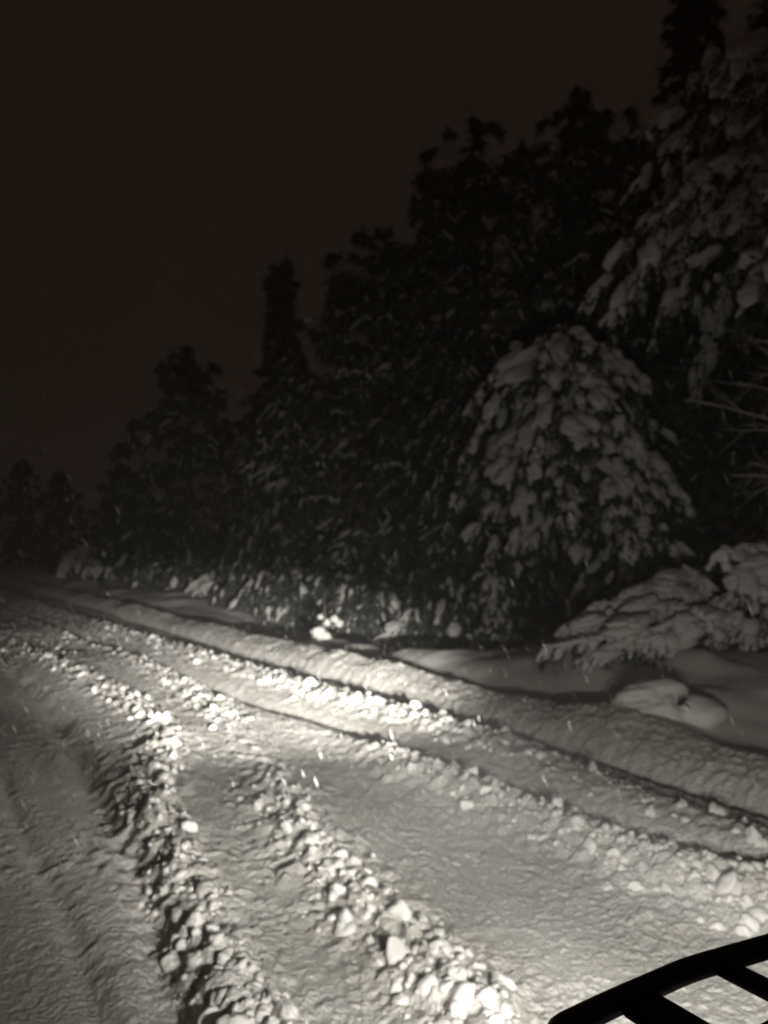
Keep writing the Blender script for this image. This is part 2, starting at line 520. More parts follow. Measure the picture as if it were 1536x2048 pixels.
def conifer(name, xy, H, R, label, P, n=90, prof=1.0, base=0.06, lean=(0, 0), top=0.02, group=None, needle=None, rag=0.0, dome=False, crown_pow=0.85):
    z0 = float(ground_h(xy[0], xy[1], False)) - 0.05
    root = empty(name, (xy[0], xy[1], z0), label, 'tree', group)
    tr = np.array([[lean[0] * H * u ** 1.6, lean[1] * H * u ** 1.6, H * u] for u in np.linspace(0, 1, 12)])
    tr[1:-1, :2] += rng.normal(0, 0.012 * H ** 0.5, (10, 2))
    V, F = tube(tr, np.linspace(0.016 * H + 0.03, 0.012, 12), 9)
    link('trunk', mesh_np('trunk', V, F), M_BARK, root)
    snow, leaf, wood = Heap(), Heap(), Heap()
    paths = []
    ga = rng.uniform(0, 6.28)
    for i in range(n):
        u = base + (1 - top - base) * ((i + rng.uniform(0, 0.9)) / n) ** 0.9
        ga += 2.39996 + rng.normal(0, 0.25)
        r = R * max(0.05, (1 - (u - base) / (1 - base)) ** crown_pow) * rng.uniform(0.68, 1.12) * (1 + rag * math.sin(2.0 * ga + 5.5 * u) + 0.6 * rag * math.sin(ga * 3 - 9 * u))
        if dome:
            uu = (u - base) / (1 - base)
            r = R * (0.50 + 0.55 * math.sin(math.pi * min(1.0, 0.12 + 0.80 * uu))) * rng.uniform(0.6, 1.1)
        elif u < base + 0.08: r *= 0.75
        c = np.array([np.interp(u * H, tr[:, 2], tr[:, k]) for k in (0, 1)] + [u * H])
        paths.append((limb(c, ga, max(0.18, r), P['rise'] + 0.5 * u * P.get('uprise', 0.4), P['bend'] * rng.uniform(0.7, 1.3)), P.get('first', 0.22)))
    # leader
    for q in range(9):
        paths.append((limb(tr[-1] - (0, 0, (0.01 + 0.012 * q) * H), rng.uniform(0, 6.28), (0.010 + 0.004 * q) * H, 0.9, 0.4, 5, 0.05), 0.1, 0.25 + 0.04 * q))
    dress(paths, snow, leaf, wood, P)
    link('limbs', wood.mesh('limbs'), M_BARK, root, kind='stuff')
    link('crown', leaf.mesh('crown'), needle or M_NEEDLE, root, smooth=False, kind='stuff')
    if snow.n:
        link('snow_load', snow.mesh('snow_load'), M_TREESNOW, root, kind='stuff')
    return root


def tufted_pine(name, xy, H, R, label, P, n=34, lean=(0, 0), group=None, base=0.25):
    """irregular crown: a few rising limbs, each ending in uneven tufts"""
    z0 = float(ground_h(xy[0], xy[1], False)) - 0.05
    root = empty(name, (xy[0], xy[1], z0), label, 'tree', group)
    tr = np.array([[lean[0] * H * u ** 1.5, lean[1] * H * u ** 1.5, H * u * 0.96] for u in np.linspace(0, 1, 12)])
    tr[1:-1, :2] += rng.normal(0, 0.05, (10, 2))
    V, F = tube(tr, np.linspace(0.018 * H + 0.03, 0.02, 12), 9)
    link('trunk', mesh_np('trunk', V, F), M_BARK, root)
    snow, leaf, wood = Heap(), Heap(), Heap()
    paths = []
    ga = rng.uniform(0, 6.28)
    for i in range(n):
        u = base + (0.97 - base) * (i + rng.uniform(0, 1)) / n
        ga += 2.39996 + rng.normal(0, 0.4)
        shape = 0.50 + 0.62 * math.sin(min(1, (u - base) / (1 - base) * 0.9 + 0.22) * math.pi) ** 0.8
        r = R * shape * rng.uniform(0.5, 1.15)
        c = np.array([np.interp(u * H, tr[:, 2], tr[:, k]) for k in (0, 1)] + [u * H * 0.90])
        lp = limb(c, ga, max(0.5, r), P['rise'] + 0.45 * u, P['bend'] * rng.uniform(0.6, 1.3), 8, 0.12)
        paths.append((lp, 0.35))
        for q in range(3):
            k = int(rng.integers(3, 7))
            paths.append((limb(lp[k], ga + rng.choice([-1, 1]) * rng.uniform(0.5, 1.1), max(0.4, r * rng.uniform(0.25, 0.45)), P['rise'] + 0.4, P['bend'], 6, 0.1), 0.25))
    for q in range(12):
        paths.append((limb(tr[-1] - (0, 0, 0.05 + 0.13 * q), rng.uniform(0, 6.28), 0.25 + 0.10 * q, 0.6, 0.3, 6, 0.1), 0.1, 0.5))
    dress(paths, snow, leaf, wood, P)
    link('limbs', wood.mesh('limbs'), M_BARK, root, kind='stuff')
    link('crown', leaf.mesh('crown'), M_NEEDLE, root, smooth=False, kind='stuff')
    if snow.n:
        link('snow_load', snow.mesh('snow_load'), M_TREESNOW, root, kind='stuff')
    return root


HEAVY = dict(flen=0.42, fwid=0.105, cards=30, cw=0.030, cl=0.15, droop=1.15, snow=0.66, thick=0.85, step=0.26, wood=0.012, pad=0.42, padw=0.20,
             rise=0.20, bend=1.0, fine=True, uprise=0.95, under=0.5, lift=0.0)
LIGHT = dict(flen=0.55, fwid=0.06, cards=14, cw=0.06, cl=0.24, droop=1.0, snow=0.72, thick=0.7, step=0.30, wood=0.012, pad=0.03, padw=0.14,
             rise=0.05, bend=0.70, uprise=0.7, under=0.8)
DARK = dict(flen=0.55, fwid=0.05, cards=16, cw=0.075, cl=0.26, droop=0.75, snow=0.55, thick=0.7, step=0.34, wood=0.012, pad=0.02, padw=0.2,
            rise=0.08, bend=0.5, uprise=0.7, under=0.7)
TUFT = dict(flen=0.55, fwid=0.075, cards=16, cw=0.075, cl=0.26, droop=0.75, snow=0.65, thick=0.75, step=0.40, wood=0.014, pad=0.03, padw=0.2,
            rise=0.0, bend=0.40, under=0.9)

GRP = 'snowy evergreens along the road'
# the laden tree nearest the light
conifer('snow_laden_fir', (9.4, 9.55), 5.35, 1.95, 'broad evergreen heaped with thick snow pillows, brightest tree right of centre', dict(HEAVY, bend=0.9, uprise=0.7),
        n=110, base=0.40, top=0.05, group=GRP, dome=True)
conifer('snow_laden_fir', (10.05, 8.6), 2.8, 1.0, 'low snow laden evergreen against the lower right side of the brightest tree', HEAVY,
        n=40, base=0.36, group=GRP, crown_pow=0.25, rag=0.25)
# tall tree at the right edge, its laden limbs reaching out over the nearer trees
conifer('snow_laden_fir', (10.68, 6.32), 9.3, 4.4, 'tall snow loaded evergreen at right edge, its white limbs arching left above the brightest tree', dict(HEAVY, flen=0.5, snow=0.66, cards=16, cw=0.045, uprise=0.9, bend=0.85),
        n=62, base=0.53, group=GRP, crown_pow=0.7)
# spire behind it
conifer('spire_spruce', (14.74, 10.87), 14.0, 2.4, 'tall dark spruce with pointed tip rising out of the top right corner', dict(DARK, snow=0.25), n=120, group=GRP)
# big dark ragged crowns in the middle
tufted_pine('ragged_pine', (13.12, 12.46), 12.0, 2.9, 'dark ragged evergreen, tallest of the three crowns stepping down left of the right edge', TUFT, n=74, group=GRP, base=0.10)
tufted_pine('ragged_pine', (11.55, 14.61), 12.0, 2.8, 'dark ragged evergreen, middle of the three crowns stepping down towards the left', TUFT, n=74, group=GRP, base=0.08)
tufted_pine('ragged_pine', (9.55, 15.75), 9.7, 2.0, 'dark ragged evergreen, lowest of the three stepped crowns, snow on its lower limbs', dict(TUFT, snow=0.75), n=60, group=GRP, base=0.06)
conifer('spruce', (12.3, 16.9), 10.4, 2.9, 'dark evergreen set back in the gap between the two lower stepped crowns', dict(DARK, cards=12, cw=0.10), n=110, group=GRP, crown_pow=0.5, rag=0.15)
conifer('spruce', (14.6, 14.2), 11.6, 2.9, 'dark evergreen set back in the gap between the two higher stepped crowns', dict(DARK, cards=12, cw=0.10), n=110, group=GRP, crown_pow=0.45, rag=0.15)
# slim pointed spruce, left of the ragged crowns
conifer('spire_spruce', (9.6, 21.1), 10.0, 2.2, 'slender spruce with thin pointed tip against the sky left of centre', dict(DARK, snow=0.3), n=110, group=GRP, crown_pow=1.15)
conifer('spruce', (8.7, 18.6), 7.0, 2.5, 'low broad spruce in front of the slender pointed spruce', LIGHT, needle=M_NEEDLE2, n=90, group=GRP, crown_pow=0.6)
tufted_pine('ragged_pine', (8.88, 27.44), 9.0, 2.3, 'round topped dark evergreen standing leftmost of the tall trees', dict(TUFT, snow=0.6, cards=10, cw=0.16), n=60, group=GRP, base=0.06)
conifer('spruce', (10.6, 25.0), 7.0, 2.7, 'dim spruce filling the gap between leftmost evergreen and pointed spruce', LIGHT, needle=M_NEEDLE2, n=80, group=GRP, crown_pow=0.6)
conifer('spruce', (10.2, 13.2), 5.6, 2.2, 'dim bushy spruce left of the brightly laden tree', dict(LIGHT, snow=0.6), needle=M_NEEDLE2, n=85, group=GRP, crown_pow=0.5)
conifer('spruce', (13.2, 9.8), 8.0, 2.6, 'dark spruce in the shade behind the brightly laden tree', dict(DARK, snow=0.1), n=90, group=GRP, crown_pow=0.5)
conifer('spruce', (13.4, 6.3), 7.5, 2.6, 'dark spruce behind bare twigs at the right edge', dict(DARK, snow=0.06), n=90, group=GRP, crown_pow=0.45)
conifer('spruce', (12.6, 19.0), 8.2, 2.8, 'dark spruce deep between the slender spruce and the stepped crowns', dict(DARK, snow=0.1, cards=9, cw=0.16), n=80, group=GRP, crown_pow=0.5)
far_lab = ['faint distant evergreen just left of the leftmost tall tree', 'faint distant evergreen second from the left edge', 'faint distant evergreen at the left edge above the road end',
           'dim small evergreen low beside the leftmost tall tree']
for (xy, H, R, lab) in (((9.6, 40.0), 5.6, 2.4, far_lab[0]), ((8.7, 51.0), 6.2, 3.0, far_lab[1]), ((7.6, 60.0), 7.6, 3.2, far_lab[2]), ((8.3, 33.0), 4.4, 2.0, far_lab[3])):
    conifer('spruce', xy, H, R, lab, dict(LIGHT, cards=9, cw=0.16, cl=0.42, step=0.5), n=60, group=GRP, crown_pow=0.5)
# drooping young trees along the foot of the wood
YG = 'young drooping evergreens at the foot of the trees'
YNG = dict(LIGHT, flen=0.42, fwid=0.06, cards=12, cw=0.05, cl=0.22, droop=1.25, snow=0.40, bend=1.1, rise=0.25, step=0.22, pad=0.08, padw=0.16)
for (xy, H, R, lab) in (((8.1, 24.6), 2.5, 1.35, 'small drooping spruce behind the brightest round far bush'),
                        ((8.0, 28.6), 2.6, 1.4, 'small drooping spruce in front of the leftmost tall evergreen'),
                        ((8.5, 20.9), 2.4, 1.3, 'small drooping spruce below the slender pointed spruce'),
                        ((8.3, 17.6), 2.5, 1.3, 'small drooping spruce left of the thin snowy stick'),
                        ((8.9, 14.9), 2.9, 1.4, 'small drooping spruce behind the thin snowy stick'),
                        ((9.2, 12.2), 2.4, 1.2, 'small shaded drooping spruce beside the dark hollow')):
    conifer('young_spruce', xy, H, R, lab, YNG, n=60, base=0.02, group=YG, crown_pow=0.5, needle=M_NEEDLE2)


def bowed(name, stems, xy, label, cat, P, group=None, wood_mat=None, extra=None):
    """shrub or sapling pressed over by snow; stems are lists of points relative to the base"""
    z0 = float(ground_h(xy[0], xy[1], False)) - 0.03
    root = empty(name, (xy[0], xy[1], z0), label, cat, group)
    snow, leaf, wood = Heap(), Heap(), Heap()
    paths = []
    for st in stems:
        st = jit(st, P.get('jit', 0.12))
        k = np.linspace(0, len(st) - 1, 14)
        q = np.stack([np.interp(k, np.arange(len(st)), st[:, i]) for i in range(3)], 1)
        for _ in range(2):
            q[1:-1] = (q[:-2] + 2 * q[1:-1] + q[2:]) / 4
        q[1:] += rng.normal(0, 0.02, (13, 3))
        paths.append((q, 0.15))
        if P.get('double'):
            q2 = q + np.linspace(0, 1, 14)[:, None] * rng.normal(0, 0.22, 3) * np.array([1, 1, 0.5])
            paths.append((q2, 0.25))
    dress(paths, snow, leaf, wood, P)
    link('stems', wood.mesh('stems'), wood_mat or M_BARK, root, kind='stuff')
    link('foliage', leaf.mesh('foliage'), M_NEEDLE, root, smooth=False, kind='stuff')
    # snow lying along the stems themselves
    for q, *_ in paths:
        r = P['rope'] * (0.75 + 0.5 * rng.uniform(0, 1, 14)); r[0] *= 0.6; r[-1] *= 0.3
        q2 = q + np.array([0, 0, P['rope'] * 0.6])
        V, F = tube(q2, r, 8)
        V += 0.25 * P['rope'] * noise3(V, 9.0, 77)[:, None]
        F = np.concatenate([F[:, [0, 1, 2]], F[:, [0, 2, 3]]])
        snow.add(V, F)
    link('snow_load', snow.mesh('snow_load'), M_TREESNOW, root, kind='stuff')
    return root


# camera-left / camera-right directions on the ground, for stems that lean along the verge
ex = np.array([math.cos(math.radians(31.8)), -math.sin(math.radians(31.8)), 0])   # towards the right edge of the view
ey = np.array([math.sin(math.radians(31.8)), math.cos(math.radians(31.8)), 0])    # away into the trees


def stem(*pts):
    return [tuple(ex * a + ey * b + np.array([0, 0, c])) for a, b, c in pts]


BUSH = dict(flen=0.30, fwid=0.085, cards=10, cw=0.02, cl=0.12, droop=1.2, snow=0.9, thick=0.9, step=0.13, wood=0.010, pad=0.35, padw=0.15,
            rise=0.2, bend=0.8, under=0.8, rope=0.034, fine=True, double=True, jit=0.17)
def jit(st, a=0.12):
    q = np.array(st, dtype=float); q[1:] += rng.normal(0, a, (len(q) - 1, 3)) * np.array([1, 1, 0.6]); q[:, 2] = np.maximum(q[:, 2] * 0.70, 0)
    return q


SHR = 'bushes bowed under snow on the verge'
bowed('bowed_bush', [stem((g_[0], g_[1], 0), (g_[0] - 0.2 * g_[2], g_[1] - 0.1, 0.45 * g_[3]), (g_[0] - 0.6 * g_[2], g_[1] - 0.3, 0.6 * g_[3]), (g_[0] - 0.9 * g_[2], g_[1] - 0.45, 0.35 * g_[3]), (g_[0] - 1.1 * g_[2], g_[1] - 0.55, 0.02))
    for g_ in ((-0.3, 0.2, 0.9, 0.8), (0.3, -0.4, 0.8, 0.7), (0.9, -0.5, -0.5, 0.8), (1.5, -0.4, 0.9, 0.9), (2.3, -0.2, 0.8, 1.3), (0.0, 0.5, -0.4, 1.1), (2.6, 0.4, 0.5, 1.6), (1.9, 0.6, 0.9, 1.5))] + [
    stem((0.5, 0.3, 0), (0.2, 0.1, 0.8), (-0.5, -0.1, 1.0), (-1.2, -0.3, 0.65), (-1.6, -0.4, 0.15)),
    stem((0.6, 0.0, 0), (0.1, -0.2, 0.6), (-0.6, -0.5, 0.75), (-1.2, -0.7, 0.35), (-1.5, -0.8, 0.05)),
    stem((0.4, 0.5, 0), (0.4, 0.4, 1.0), (-0.1, 0.3, 1.25), (-0.7, 0.2, 0.9), (-1.0, 0.1, 0.5)),
    stem((0.9, 0.2, 0), (1.0, 0.0, 0.9), (0.6, -0.3, 1.15), (0.1, -0.5, 0.75), (-0.3, -0.7, 0.3)),
    stem((1.0, 0.4, 0), (1.3, 0.4, 1.0), (1.1, 0.2, 1.4), (0.6, 0.0, 1.25), (0.2, -0.2, 0.95)),
    stem((1.1, 0.2, 0), (1.6, 0.1, 0.9), (1.9, -0.2, 1.0), (2.0, -0.5, 0.6), (2.0, -0.7, 0.2)),
    stem((1.0, 0.3, 0), (0.9, -0.1, 0.7), (0.8, -0.5, 0.75), (0.6, -0.9, 0.4), (0.5, -1.1, 0.0)),
    stem((1.2, 0.5, 0), (1.7, 0.5, 1.2), (2.1, 0.3, 1.5), (2.5, 0.1, 1.3), (2.8, 0.0, 0.8)),
    stem((0.5, 0.2, 0), (0.0, -0.3, 0.35), (-0.8, -0.6, 0.40), (-1.5, -0.8, 0.25), (-2.0, -0.9, 0.02)),
    stem((1.6, 0.2, 0), (1.7, -0.2, 0.6), (1.5, -0.6, 0.65), (1.2, -0.9, 0.35), (1.0, -1.1, 0.05)),
], (7.95, 5.95), 'wide bush bowed to the ground by snow at the right edge of the verge', 'bush', BUSH, SHR)

# narrow white sapling under the laden tree
conifer('snowy_sapling', (8.45, 10.25), 1.75, 0.55, 'narrow sapling plastered white with snow below the laden tree', dict(HEAVY, flen=0.26, fwid=0.085, step=0.16, pad=0.5, padw=0.14, cards=16, cw=0.02, cl=0.09),
        n=34, base=0.05, crown_pow=0.35)

# long branchy sapling drooping to lower left
bowed('bowed_sapling', [
    stem((1.5, 0.6, 0), (1.3, 0.4, 1.6), (0.8, 0.1, 1.7), (0.1, -0.2, 1.0), (-0.5, -0.4, 0.15)),
    stem((1.5, 0.6, 0), (1.2, 0.3, 1.3), (0.6, 0.0, 1.2), (0.0, -0.4, 0.6), (-0.3, -0.5, 0.05)),
    stem((1.5, 0.6, 0), (1.4, 0.2, 1.2), (1.0, -0.1, 1.2), (0.6, -0.3, 0.7), (0.4, -0.4, 0.25)),
], (8.15, 13.2), 'long sapling branch drooping to the lower left beside the dark hollow', 'sapling',
    dict(BUSH, flen=0.5, fwid=0.04, cards=16, cw=0.03, cl=0.18, snow=0.7, pad=0.05, step=0.13, rope=0.014), SHR)

# rounded snow covered bushes along the foot of the trees, left half


def round_bush(xy, w, h, label, P=BUSH):
    stems = []
    n = max(5, int(7 * w))
    for i in range(n):
        a = 6.283 * i / n + rng.uniform(-0.3, 0.3); r = w * rng.uniform(0.55, 1.0)
        d = np.array([math.cos(a), math.sin(a), 0])
        hh = h * rng.uniform(0.75, 1.1)
        stems.append([tuple(d * 0.05), tuple(d * r * 0.3 + np.array([0, 0, hh * 0.85])), tuple(d * r * 0.6 + np.array([0, 0, hh])),
                      tuple(d * r * 0.9 + np.array([0, 0, hh * 0.6])), tuple(d * r + np.array([0, 0, 0.04]))])
    stems.append([(0, 0, 0), (0.05, 0, h * 0.5), (0.1, 0.03, h * 0.9), (0.2, 0.05, h), (0.3, 0.1, h * 0.9)])
    return bowed('snowy_bush', stems, xy, label, 'bush', P, SHR)


FB = dict(BUSH, flen=0.4, fwid=0.10, step=0.22, cards=10, cw=0.04, cl=0.2, rope=0.06, pad=0.3)
round_bush((7.9, 22.2), 0.75, 0.75, 'round snow capped bush at the roadside left of centre, brightest of the far bushes', FB)
round_bush((7.4, 33.0), 0.9, 0.8, 'small round snowy bush, second from left along the far roadside', FB)
round_bush((7.5, 38.5), 1.2, 1.9, 'taller dim snowy bush, farthest left along the roadside', FB)

# ------------------------------------------------------------------ buried mound with twigs showing, thin stick, bare tree


def mound(xy, w, h, label):
    z0 = float(ground_h(xy[0], xy[1], False))
    root = empty('snow_mound', (xy[0], xy[1], z0), label, 'snow mound')
    V, F = ico(5)
    V = V * (1 + 0.22 * noise3(V, 1.5, 5) + 0.09 * noise3(V, 3.3, 9))[:, None]
    V = V * np.array([w, w * 0.8, h])
    # a pocket on the side facing the road, where the snow has fallen off the twigs
    pk = np.array([0.34 * w, -0.62 * w, 0.40 * h])
    d = np.linalg.norm((V - pk) / np.array([0.17 * w, 0.3 * w, 0.20 * h * 1.6]), axis=1)
    V += (np.clip(1 - d, 0, 1) ** 0.5)[:, None] * np.array([0.0, 0.22 * w, 0.02])
    ang = math.radians(-31.8)
    R_ = np.array([[math.cos(ang), -math.sin(ang), 0], [math.sin(ang), math.cos(ang), 0], [0, 0, 1]])
    V = V @ R_.T
    V2, F2 = ico(4)
    V2 = V2 * (1 + 0.12 * noise3(V2, 1.4, 25))[:, None] * np.array([w * 0.66, w * 0.7, h * 0.55])
    V2 = (V2 + np.array([w * 0.85, -w * 0.15, 0])) @ R_.T
    V = np.concatenate([V, V2]); F = np.concatenate([F, F2 + len(V) - len(V2)])
    link('snow_cap', mesh_np('snow_cap', V, F), M_VERGE, root)
    wood = Heap()
    base = R_ @ (pk + np.array([0, 0.15 * w, 0]))
    for k in range(16):
        e = R_ @ np.array([rng.uniform(-0.16, 0.16) * w, rng.uniform(-0.35, -0.1) * w, rng.uniform(-0.18, 0.30) * h])
        mid = base + e * 0.5 + rng.normal(0, 0.01, 3)
        wood.add(*tube([base, mid, base + e], [0.008, 0.006, 0.003], 4))
    link('twigs', wood.mesh('twigs'), M_BARK, root, kind='stuff')
    return root


mound((5.3, 4.35), 0.34, 0.24, 'rounded snow mound with dark twigs showing in a pocket beside the road')

zs = float(ground_h(6.0, 11.5, False))
st = empty('snowy_stick', (6.0, 11.5, zs), 'thin upright stick with a bright clump of snow at its foot', 'stick')
w_ = Heap()
w_.add(*tube([(0, 0, -0.1), (0.01, 0, 0.4), (-0.01, 0.01, 0.75), (0.0, 0.02, 1.05)], [0.016, 0.013, 0.010, 0.006], 5))
for a, b in (((0.0, 0, 0.28), (0.16, -0.1, 0.36)), ((0.0, 0, 0.30), (-0.10, 0.0, 0.40)), ((0.0, 0.01, 0.5), (0.07, -0.04, 0.62)), ((0, 0, 0.2), (0.24, -0.14, 0.26))):
    w_.add(*tube([a, tuple(np.array(a) * 0.5 + np.array(b) * 0.5), b], [0.006, 0.005, 0.003], 4))
link('stem', w_.mesh('stem'), M_TWIG, st)
w_ = Heap()
for k, (p, s) in enumerate((((-0.02, -0.02, 0.05), 0.10), ((-0.09, 0.03, 0.15), 0.075), ((0.14, -0.08, 0.36), 0.045), ((0.20, -0.12, 0.29), 0.05), ((-0.08, 0, 0.40), 0.035), ((0.04, -0.02, 0.30), 0.04))):
    s *= 1.35
    w_.add(ICO3[k][0] * np.array([s, s, s * 0.9]) + np.array(p), ICO3[k][1])
link('snow_load', w_.mesh('snow_load'), M_CLOD, st)


def bare_tree(xy, H, label, seed, lean):
    g = np.random.default_rng(seed)
    z0 = float(ground_h(xy[0], xy[1], False)) - 0.05
    root = empty('bare_tree', (xy[0], xy[1], z0), label, 'tree')
    trunk = np.array([[lean[0] * H * u ** 1.4, lean[1] * H * u ** 1.4, H * u] for u in np.linspace(0, 1, 10)])
    trunk[1:, :2] += g.normal(0, 0.03, (9, 2))
    link('trunk', mesh_np('trunk', *tube(trunk, np.linspace(0.045, 0.008, 10), 7)), M_TWIG, root)
    tw, sn = Heap(), Heap()

    def grow(p, d, L, r, lev):
        k = 6
        path = [p]
        for i in range(k):
            d = d + g.normal(0, 0.14, 3); d /= np.linalg.norm(d)
            path.append(path[-1] + d * L / k)
        path = np.array(path)
        rr = np.linspace(r, r * 0.35, k + 1)
        tw.add(*tube(path, rr, 5))
        V, F = tube(path + np.array([0, 0, r * 0.9]), rr * g.uniform(0.7, 1.3, k + 1), 5)
        sn.add(V, F)
        if lev:
            for q in range(int(g.integers(2, 5))):
                i = int(g.integers(1, k))
                nd = d + g.normal(0, 0.55, 3); nd[2] += 0.1
                grow(path[i], nd / np.linalg.norm(nd), L * g.uniform(0.4, 0.7), rr[i] * 0.7, lev - 1)

    for i in range(15):
        u = g.uniform(0.15, 1.0)
        p = np.array([np.interp(u, np.linspace(0, 1, 10), trunk[:, k]) for k in range(3)])
        a = g.uniform(0, 6.28)
        d = np.array([math.cos(a), math.sin(a), g.uniform(0.2, 0.9)])
        grow(p, d / np.linalg.norm(d), H * g.uniform(0.22, 0.42), 0.018, 2)
    link('branches', tw.mesh('branches'), M_TWIG, root, kind='stuff')
    link('snow_load', sn.mesh('snow_load'), M_TREESNOW, root, kind='stuff')


bare_tree((10.3, 6.4), 4.2, 'bare twiggy small tree leaning right, in front of dark spruces at the right edge', 4, (0.18, -0.12))

# ------------------------------------------------------------------ quad bike, only the corner of its front rack in view
QX, QY = 1.12, 0.0
quad = empty('quad_bike', (QX, QY, 0.0), 'black front rack corner of a quad bike at the bottom right', 'quad bike')


def bm_obj(name, bm, mat, parent, bevel=0.0, smooth=True):
    if bevel:
        bmesh.ops.bevel(bm, geom=bm.edges[:], offset=bevel, segments=2, affect='EDGES')
    me = bpy.data.meshes.new(name)
    bm.to_mesh(me); bm.free()
    return link(name, me, mat, parent, smooth)


def box_bm(x0, x1, y0, y1, z0, z1, taper=None):
    bm = bmesh.new()
    bmesh.ops.create_cube(bm, size=1.0)
    for v in bm.verts:
        v.co = Vector(((x0 + x1) / 2 + v.co.x * (x1 - x0), (y0 + y1) / 2 + v.co.y * (y1 - y0), (z0 + z1) / 2 + v.co.z * (z1 - z0)))
        if taper and v.co.z > (z0 + z1) / 2:
            v.co.x *= taper
    return bm


def arc_path(pts, r=0.06, k=5):
    """round the corners of a polyline"""
    pts = [np.array(p, dtype=float) for p in pts]
    out = [pts[0]]
    for a, b, c in zip(pts, pts[1:], pts[2:]):
        u = (a - b) / np.linalg.norm(a - b); w = (c - b) / np.linalg.norm(c - b)
        p, q = b + u * r, b + w * r
        for t in np.linspace(0, 1, k):
            out.append((1 - t) ** 2 * p + 2 * t * (1 - t) * b + t * t * q)
    out.append(pts[-1])
    return np.array(out)


def tube_obj(name, pts, r, mat, parent, corner=0.05, sides=14):
    p = arc_path(pts, corner) if len(pts) > 2 else np.array(pts, dtype=float)
    V, F = tube(p, np.full(len(p), r), sides)
    return link(name, mesh_np(name, V, F), mat, parent)


RZ = 0.971
rack = tube_obj('front_rack', [(-0.47, -0.05, RZ - 0.02), (-0.50, 0.30, RZ), (-0.50, 0.662, RZ), (-0.40, 0.667, RZ), (-0.26, 0.666, RZ + 0.002), (-0.10, 0.648, RZ), (0.10, 0.648, RZ), (0.26, 0.666, RZ + 0.002), (0.40, 0.666, RZ), (0.49, 0.645, RZ), (0.49, 0.30, RZ), (0.47, -0.05, RZ - 0.02)],
                0.0145, M_BLACK, quad, 0.03)
for cxr, wr in ((-0.368, 0.062), (-0.214, 0.036), (0.0, 0.036), (0.214, 0.036), (0.368, 0.062)):
    bm_obj('rack_bar', box_bm(cxr - wr / 2, cxr + wr / 2, -0.03, 0.652, RZ - 0.006, RZ + 0.006), M_BLACK, rack, 0.004)
for cyr in (0.525, 0.33, 0.12):
    bm_obj('rack_bar', box_bm(-0.475, 0.475, cyr - 0.04, cyr + 0.04, RZ - 0.020, RZ - 0.008), M_BLACK, rack, 0.004)
for sx in (-0.3, 0.3):
    tube_obj('rack_support', [(sx, 0.52, RZ - 0.02), (sx * 0.95, 0.50, 0.74), (sx * 0.8, 0.40, 0.62)], 0.014, M_BLACK, rack)
# body
hull = box_bm(-0.24, 0.24, -0.95, 0.50, 0.42, 0.86, 0.8)
bm_obj('body', hull, M_PAINT, quad, 0.06)
bm_obj('nose_panel', box_bm(-0.34, 0.34, 0.36, 0.56, 0.58, 0.90, 0.9), M_PAINT, quad, 0.04)
bm_obj('seat', box_bm(-0.17, 0.17, -0.85, -0.10, 0.84, 0.95, 0.85), M_BLACK, quad, 0.045)
for sx in (-1, 1):
    for y0 in (0.36, -0.82):
        a = np.linspace(-0.25, math.pi + 0.25, 14)
        pr = np.stack([np.zeros(14), y0 + 0.40 * np.cos(a), 0.32 + 0.40 * np.sin(a) * 1.05], 1)
        V = np.concatenate([pr + (sx * 0.26, 0, 0), pr + (sx * 0.58, 0, -0.015), pr * (1, 1, 1) + (sx * 0.58, 0, -0.045)])
        F = np.array([[j * 14 + i, j * 14 + i + 1, (j + 1) * 14 + i + 1, (j + 1) * 14 + i] for j in range(2) for i in range(13)])
        link('fender', mesh_np('fender', V, F), M_PAINT, quad)
        # wheel: tyre with lugs, rim
        t_ = np.linspace(0, 2 * math.pi, 33)[:-1]
        prof = [(-0.10, 0.17), (-0.115, 0.23), (-0.10, 0.285), (-0.05, 0.30), (0.05, 0.30), (0.10, 0.285), (0.115, 0.23), (0.10, 0.17)]
        V = np.array([[sx * 0.44 + px_, y0 + pr_ * (1 + (0.035 if (i % 2 and pr_ > 0.28) else 0)) * math.cos(t), 0.29 + pr_ * (1 + (0.035 if (i % 2 and pr_ > 0.28) else 0)) * math.sin(t)]
                      for px_, pr_ in prof for i, t in enumerate(t_)])
        F = np.array([[j * 32 + i, j * 32 + (i + 1) % 32, (j + 1) * 32 + (i + 1) % 32, (j + 1) * 32 + i] for j in range(7) for i in range(32)])
        wh = link('tyre', mesh_np('tyre', V, F), M_RUBBER, quad)
        bm = bmesh.new()
        bmesh.ops.create_cone(bm, cap_ends=True, segments=32, radius1=0.172, radius2=0.172, depth=0.14)
        bmesh.ops.rotate(bm, verts=bm.verts, cent=(0, 0, 0), matrix=__import__('mathutils').Matrix.Rotation(math.pi / 2, 3, 'Y'))
        bmesh.ops.translate(bm, verts=bm.verts, vec=(sx * 0.44, y0, 0.29))
        bm_obj('rim', bm, M_STEEL, wh, 0.0, False)
tube_obj('handlebar', [(-0.40, -0.22, 1.07), (-0.2, -0.14, 1.06), (-0.08, -0.06, 0.98), (0.08, -0.06, 0.98), (0.2, -0.14, 1.06), (0.40, -0.22, 1.07)], 0.013, M_BLACK, quad, 0.04)
tube_obj('steering_post', [(0, -0.06, 0.98), (0, 0.10, 0.80)], 0.025, M_BLACK, quad)
tube_obj('bumper', [(-0.26, 0.42, 0.40), (-0.26, 0.60, 0.46), (-0.26, 0.60, 0.66), (0.26, 0.60, 0.66), (0.26, 0.60, 0.46), (0.26, 0.42, 0.40)], 0.016, M_BLACK, quad)
m_lens, nt, p = new_mat('lamp_lens')
p.inputs['Base Color'].default_value = (0.9, 0.88, 0.8, 1)
